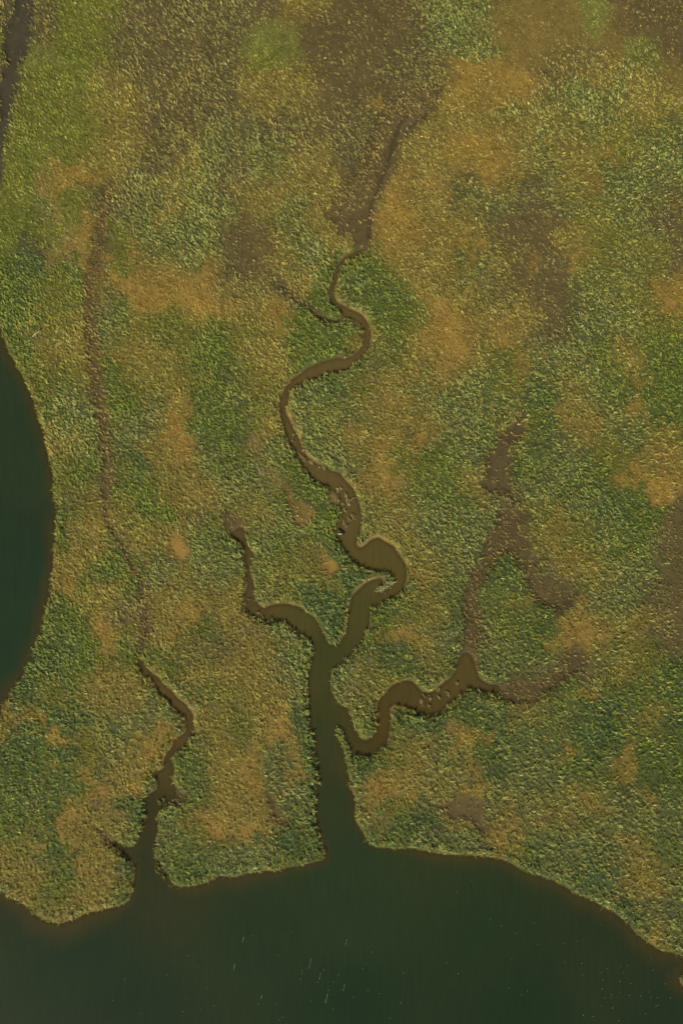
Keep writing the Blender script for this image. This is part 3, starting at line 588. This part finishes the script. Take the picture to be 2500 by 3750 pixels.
# the pale clump at the hooked tip of the grassy point
X, Y = px2m('C', 1075, 640)
r = np.random.default_rng(5); k = 34
ang_t = r.uniform(0, 1, k)
ox = (ang_t - .5) * 2.1 + r.normal(0, .3, k); oy = (ang_t - .5) * 1.6 + r.normal(0, .3, k)
V, f, c, C = blades(ox, oy, np.full(k, .05), np.tile(lin((176, 172, 122)), (k, 1)), np.full(k, .85), r.uniform(0, 6.28, k), 7, .09, 77, droop=.95)
o = link('reed_clump', mesh_from('reed_clump', V, f, c, grass, C), label='pale whitish clump of fallen reeds at the hooked tip of the grassy point', category='reed clump'); o.location = (X, Y, .05)
# drowned stems at the corner of the left creek
for i, (x, y) in enumerate([(610, 350), (655, 335), (630, 375), (600, 960), (620, 1000), (660, 1080), (600, 1030), (720, 1160)]):
    lb = 'dark half drowned tuft off the left creek corner' if i < 3 else 'half drowned tuft off the lower left tip of the middle land tongue'
    tuft('H', x, y, lb, 'drowned tufts at the left creek corner' if i < 3 else 'drowned tufts at the tip of the middle land tongue', 1.0, -.6, 120 + i, 7)

# ------------------------------------------------------------------ driftwood
wood_pale = simple('bleached_wood', (205, 188, 150), .8, 9, .2)
near_black_mat = simple('near_black', (22, 25, 20), .6, 9, .4)
def log_mesh(name, length, r0, r1, mat, bend=.08, seg=9, seed=1):
    r = random.Random(seed); bm = bmesh.new(); rings = []
    for i in range(seg + 1):
        u = i / seg; rad = (r0 + (r1 - r0) * u) * r.uniform(.88, 1.1); cy = bend * math.sin(u * math.pi) * length + r.uniform(-.01, .01)
        rings.append([bm.verts.new((u * length - length / 2, cy + math.cos(a * math.pi / 5) * rad * r.uniform(.9, 1.1), rad * .9 + math.sin(a * math.pi / 5) * rad)) for a in range(10)])
    for a, b in zip(rings, rings[1:]):
        for q in range(10): bm.faces.new((a[q], a[(q + 1) % 10], b[(q + 1) % 10], b[q]))
    bm.faces.new(rings[0][::-1]); bm.faces.new(rings[-1])
    bmesh.ops.recalc_face_normals(bm, faces=bm.faces)
    me = bpy.data.meshes.new(name); bm.to_mesh(me); bm.free(); me.materials.append(mat)
    for p in me.polygons: p.use_smooth = True
    return me
def board(name, L, Wd, T, mat, seed=0):
    r = random.Random(seed); bm = bmesh.new(); nseg = 8; top, bot = [], []
    for i in range(nseg + 1):
        u = i / nseg - .5; w0 = Wd * r.uniform(.88, 1.0)
        for s in (-1, 1):
            top.append(bm.verts.new((u * L, s * w0 / 2, T))); bot.append(bm.verts.new((u * L, s * w0 / 2, 0)))
    for i in range(nseg):
        a, b, c, d = 2 * i, 2 * i + 1, 2 * i + 3, 2 * i + 2
        bm.faces.new((top[a], top[b], top[c], top[d])); bm.faces.new((bot[a], bot[d], bot[c], bot[b]))
        bm.faces.new((top[b], bot[b], bot[c], top[c])); bm.faces.new((top[a], top[d], bot[d], bot[a]))
    bm.faces.new((top[0], bot[0], bot[1], top[1])); n = 2 * nseg
    bm.faces.new((top[n], top[n + 1], bot[n + 1], bot[n]))
    bmesh.ops.bevel(bm, geom=bm.edges[:], offset=.008, segments=1, affect='EDGES')
    bmesh.ops.recalc_face_normals(bm, faces=bm.faces)
    me = bpy.data.meshes.new(name); bm.to_mesh(me); bm.free(); me.materials.append(mat)
    return me
def place(o, sx, sy, z, rz, ry=0):
    p = trace(f'S {sx} {sy}')[0]; o.location = (p[0], p[1], z); o.rotation_euler = (0, ry, rz)
o = link('driftwood_log', log_mesh('driftwood_log', 1.75, .10, .06, wood_pale, .03, seed=2), label='bleached straight driftwood log lying in the grass near the left shore', category='driftwood'); place(o, 143, 1227, 1.0, math.radians(41))
o = link('driftwood_stick', log_mesh('driftwood_stick', .6, .07, .04, wood_pale, .05, seed=3), label='short bleached stick in the grass below the long log, closer to the left bay', category='driftwood'); place(o, 75, 1276, 1.0, math.radians(-40))
o = link('driftwood_branch', log_mesh('driftwood_branch', .5, .06, .05, wood_pale, .1, seed=4), label='small pale branch in the grass between the long log and the short stick', category='driftwood'); place(o, 118, 1253, 1.0, math.radians(35))
root = bpy.data.objects.new('broken_plank', None); sc.collection.objects.link(root); root['label'] = 'pale plank with a black strip across it, afloat in the middle creek'; root['category'] = 'plank'
place(root, 1247, 1952, .02, 0)
a = link('pale_board', board('pale_board', .66, .24, .09, wood_pale, 1), root); a.location = (-.14, -.18, .02); a.rotation_euler = (0, 0, math.radians(-3)); a['label'] = 'bleached pale board'
b = link('dark_strip', board('dark_strip', 1.25, .34, .16, near_black_mat, 2), root); b.location = (.18, .24, .03); b.rotation_euler = (0, 0, math.radians(-42)); b['label'] = 'black strip'  # near-black slab off the upper right of the pale board
def stone(label, sx, sy, z, rad, mat, seed):
    bm = bmesh.new(); bmesh.ops.create_icosphere(bm, subdivisions=3, radius=rad); r = random.Random(seed); o_ = Vector((r.random() * 9, r.random() * 9, 0))
    from mathutils import noise as mn
    for v in bm.verts:
        k = 1 + .35 * mn.noise(v.co * 3 / rad * .4 + o_); v.co = Vector((v.co.x * k * 1.2, v.co.y * k, v.co.z * k * .6))
    me = bpy.data.meshes.new('pale_stone'); bm.to_mesh(me); bm.free(); me.materials.append(mat)
    for p in me.polygons: p.use_smooth = True
    o = link('pale_stone', me, label=label, category='stone'); place(o, sx, sy, z, seed)
chalk = simple('chalky_stone', (196, 188, 166), .9, 7, .2)
stone('small whitish stone in the dark grass at the left bank of the main channel', 1145, 2862, 1.0, .17, chalk, 2)
stone('small pale stone on the muddy neck above the brown mud pool on the right', 1895, 1554, .42, .16, chalk, 3)
stone('tiny pale stone at the water edge left of the floating plank', 1230, 1953, .18, .11, chalk, 5)

# ------------------------------------------------------------------ pale flecks on the bay
speck = simple('fleck_surface', (165, 175, 155), .7, 12, .12)
def fleck_mesh(seed):
    r = random.Random(seed); bm = bmesh.new(); n = 9
    rim = [bm.verts.new((math.cos(i * 6.2832 / n) * r.uniform(.6, 1.1), math.sin(i * 6.2832 / n) * r.uniform(.6, 1.1), 0)) for i in range(n)]
    mid = [bm.verts.new((v.co.x * .6, v.co.y * .6, .35)) for v in rim]; top = bm.verts.new((0, 0, .45))
    for i in range(n):
        j = (i + 1) % n; bm.faces.new((rim[i], rim[j], mid[j], mid[i])); bm.faces.new((mid[i], mid[j], top))
    me = bpy.data.meshes.new('pale_fleck'); bm.to_mesh(me); bm.free(); me.materials.append(speck)
    return me
fm = [fleck_mesh(s) for s in range(4)]
FL = []                                            # (src x, src y, length, width, angle)
def add_t(tile, pts):
    for i in range(0, len(pts), 3):
        p = trace(f'{tile} {pts[i]} {pts[i+1]}')[0]; FL.append((p[0], p[1], pts[i + 2]))
add_t('t5', [1117, 1175, 1.6, 1160, 1162, .6, 1340, 1147, .8, 1277, 1252, 1, 1077, 1302, 2, 1425, 1285, 3, 1388, 1325, 1.5, 1380, 1362, 1, 1487, 1318, 1, 1470, 1345, 2.5, 1458, 1375, 1, 1533, 1375, .8, 1553, 1343, .8, 1500, 1448, 3, 1508, 1412, 1, 1202, 1440, 1.6, 1185, 1475, 1, 1267, 1476, 1, 983, 1483, .8, 953, 1403, .6, 843, 1510, 1.3, 924, 1502, .6, 767, 1342, .5, 861, 1253, .7, 574, 1362, .6, 650, 1522, .5, 519, 1458, .7, 1297, 1536, 1, 1283, 1550, .8, 1430, 1462, .8, 1530, 1500, .8, 911, 1305, .5, 12, 1237, .5, 855, 1450, .5])
add_t('t6', [22, 1190, 2, 12, 1395, 2.4, 55, 1443, .8, 112, 1290, .8, 142, 1237, .6, 122, 1415, .8, 175, 1428, .6, 283, 1333, 1, 272, 1470, .8, 222, 1540, .8, 97, 1312, 1, 483, 1286, .7, 536, 1336, .9, 597, 911, .7, 530, 963, .7, 681, 1084, .8, 733, 1119, .7, 883, 1105, .5, 798, 1150, .5, 1188, 1111, .7, 1018, 1197, .5, 1083, 1187, .4, 779, 1270, .5, 825, 1433, .8, 852, 1415, .6, 1023, 1283, .6, 1103, 1289, .9, 1106, 1341, .7, 1219, 1312, .6, 1280, 1302, .5, 1312, 1299, .7, 1294, 1331, 1.1, 1278, 1372, .8, 1327, 1381, .7, 1196, 1407, 1, 1275, 1422, 1, 1239, 1433, .8, 1236, 1446, .8, 1207, 1447, .7, 1193, 1485, .8, 1244, 1494, .9, 1320, 1437, .8, 1371, 1438, .8, 1420, 1447, .9, 1449, 1446, .7, 1452, 1480, 1, 1443, 1486, .7, 1509, 1447, 1, 1486, 1383, .8, 1557, 1391, .7, 1429, 1321, .7, 1421, 1265, .5, 1109, 1527, 1, 1150, 1533, .7, 1157, 1535, .6, 1271, 1553, 1, 1393, 1519, .8, 1410, 1420, .6, 1200, 1366, .5, 1191, 1332, .5, 770, 1400, .4, 900, 1200, .5])
kf = 0
for (x, y, ln) in FL:
    if ln >= 1.5:                                  # broken line of several flecks, one thing
        rt = bpy.data.objects.new('fleck_streak', None); sc.collection.objects.link(rt); rt.location = (x, y, .012)
        rt['label'] = 'broken white streak of flecks running down the dark green bay'; rt['category'] = 'speck'; rt['group'] = 'fleck streaks on the bay'
        n = int(ln * 2)
        for i in range(n):
            o = bpy.data.objects.new('fleck', fm[(kf + i) % 4]); sc.collection.objects.link(o); o.parent = rt
            u = (i - n / 2) * .32; o.location = (u * .22, -u * 1.0 * -1, 0); s = .055 * random.uniform(.6, 1.2)
            o.scale = (s, s * 2.0, s); o.rotation_euler = (0, 0, -.2)
    else:
        o = bpy.data.objects.new('pale_fleck', fm[kf % 4]); sc.collection.objects.link(o); o.location = (x, y, .012)
        s = .05 * (.7 + .5 * ln); o.scale = (s, s * 1.35, s); o.rotation_euler = (0, 0, random.uniform(-.4, .2))
        o['label'] = 'tiny white fleck on the dark green bay'; o['category'] = 'speck'; o['group'] = 'pale flecks on the bay'
    kf += 1
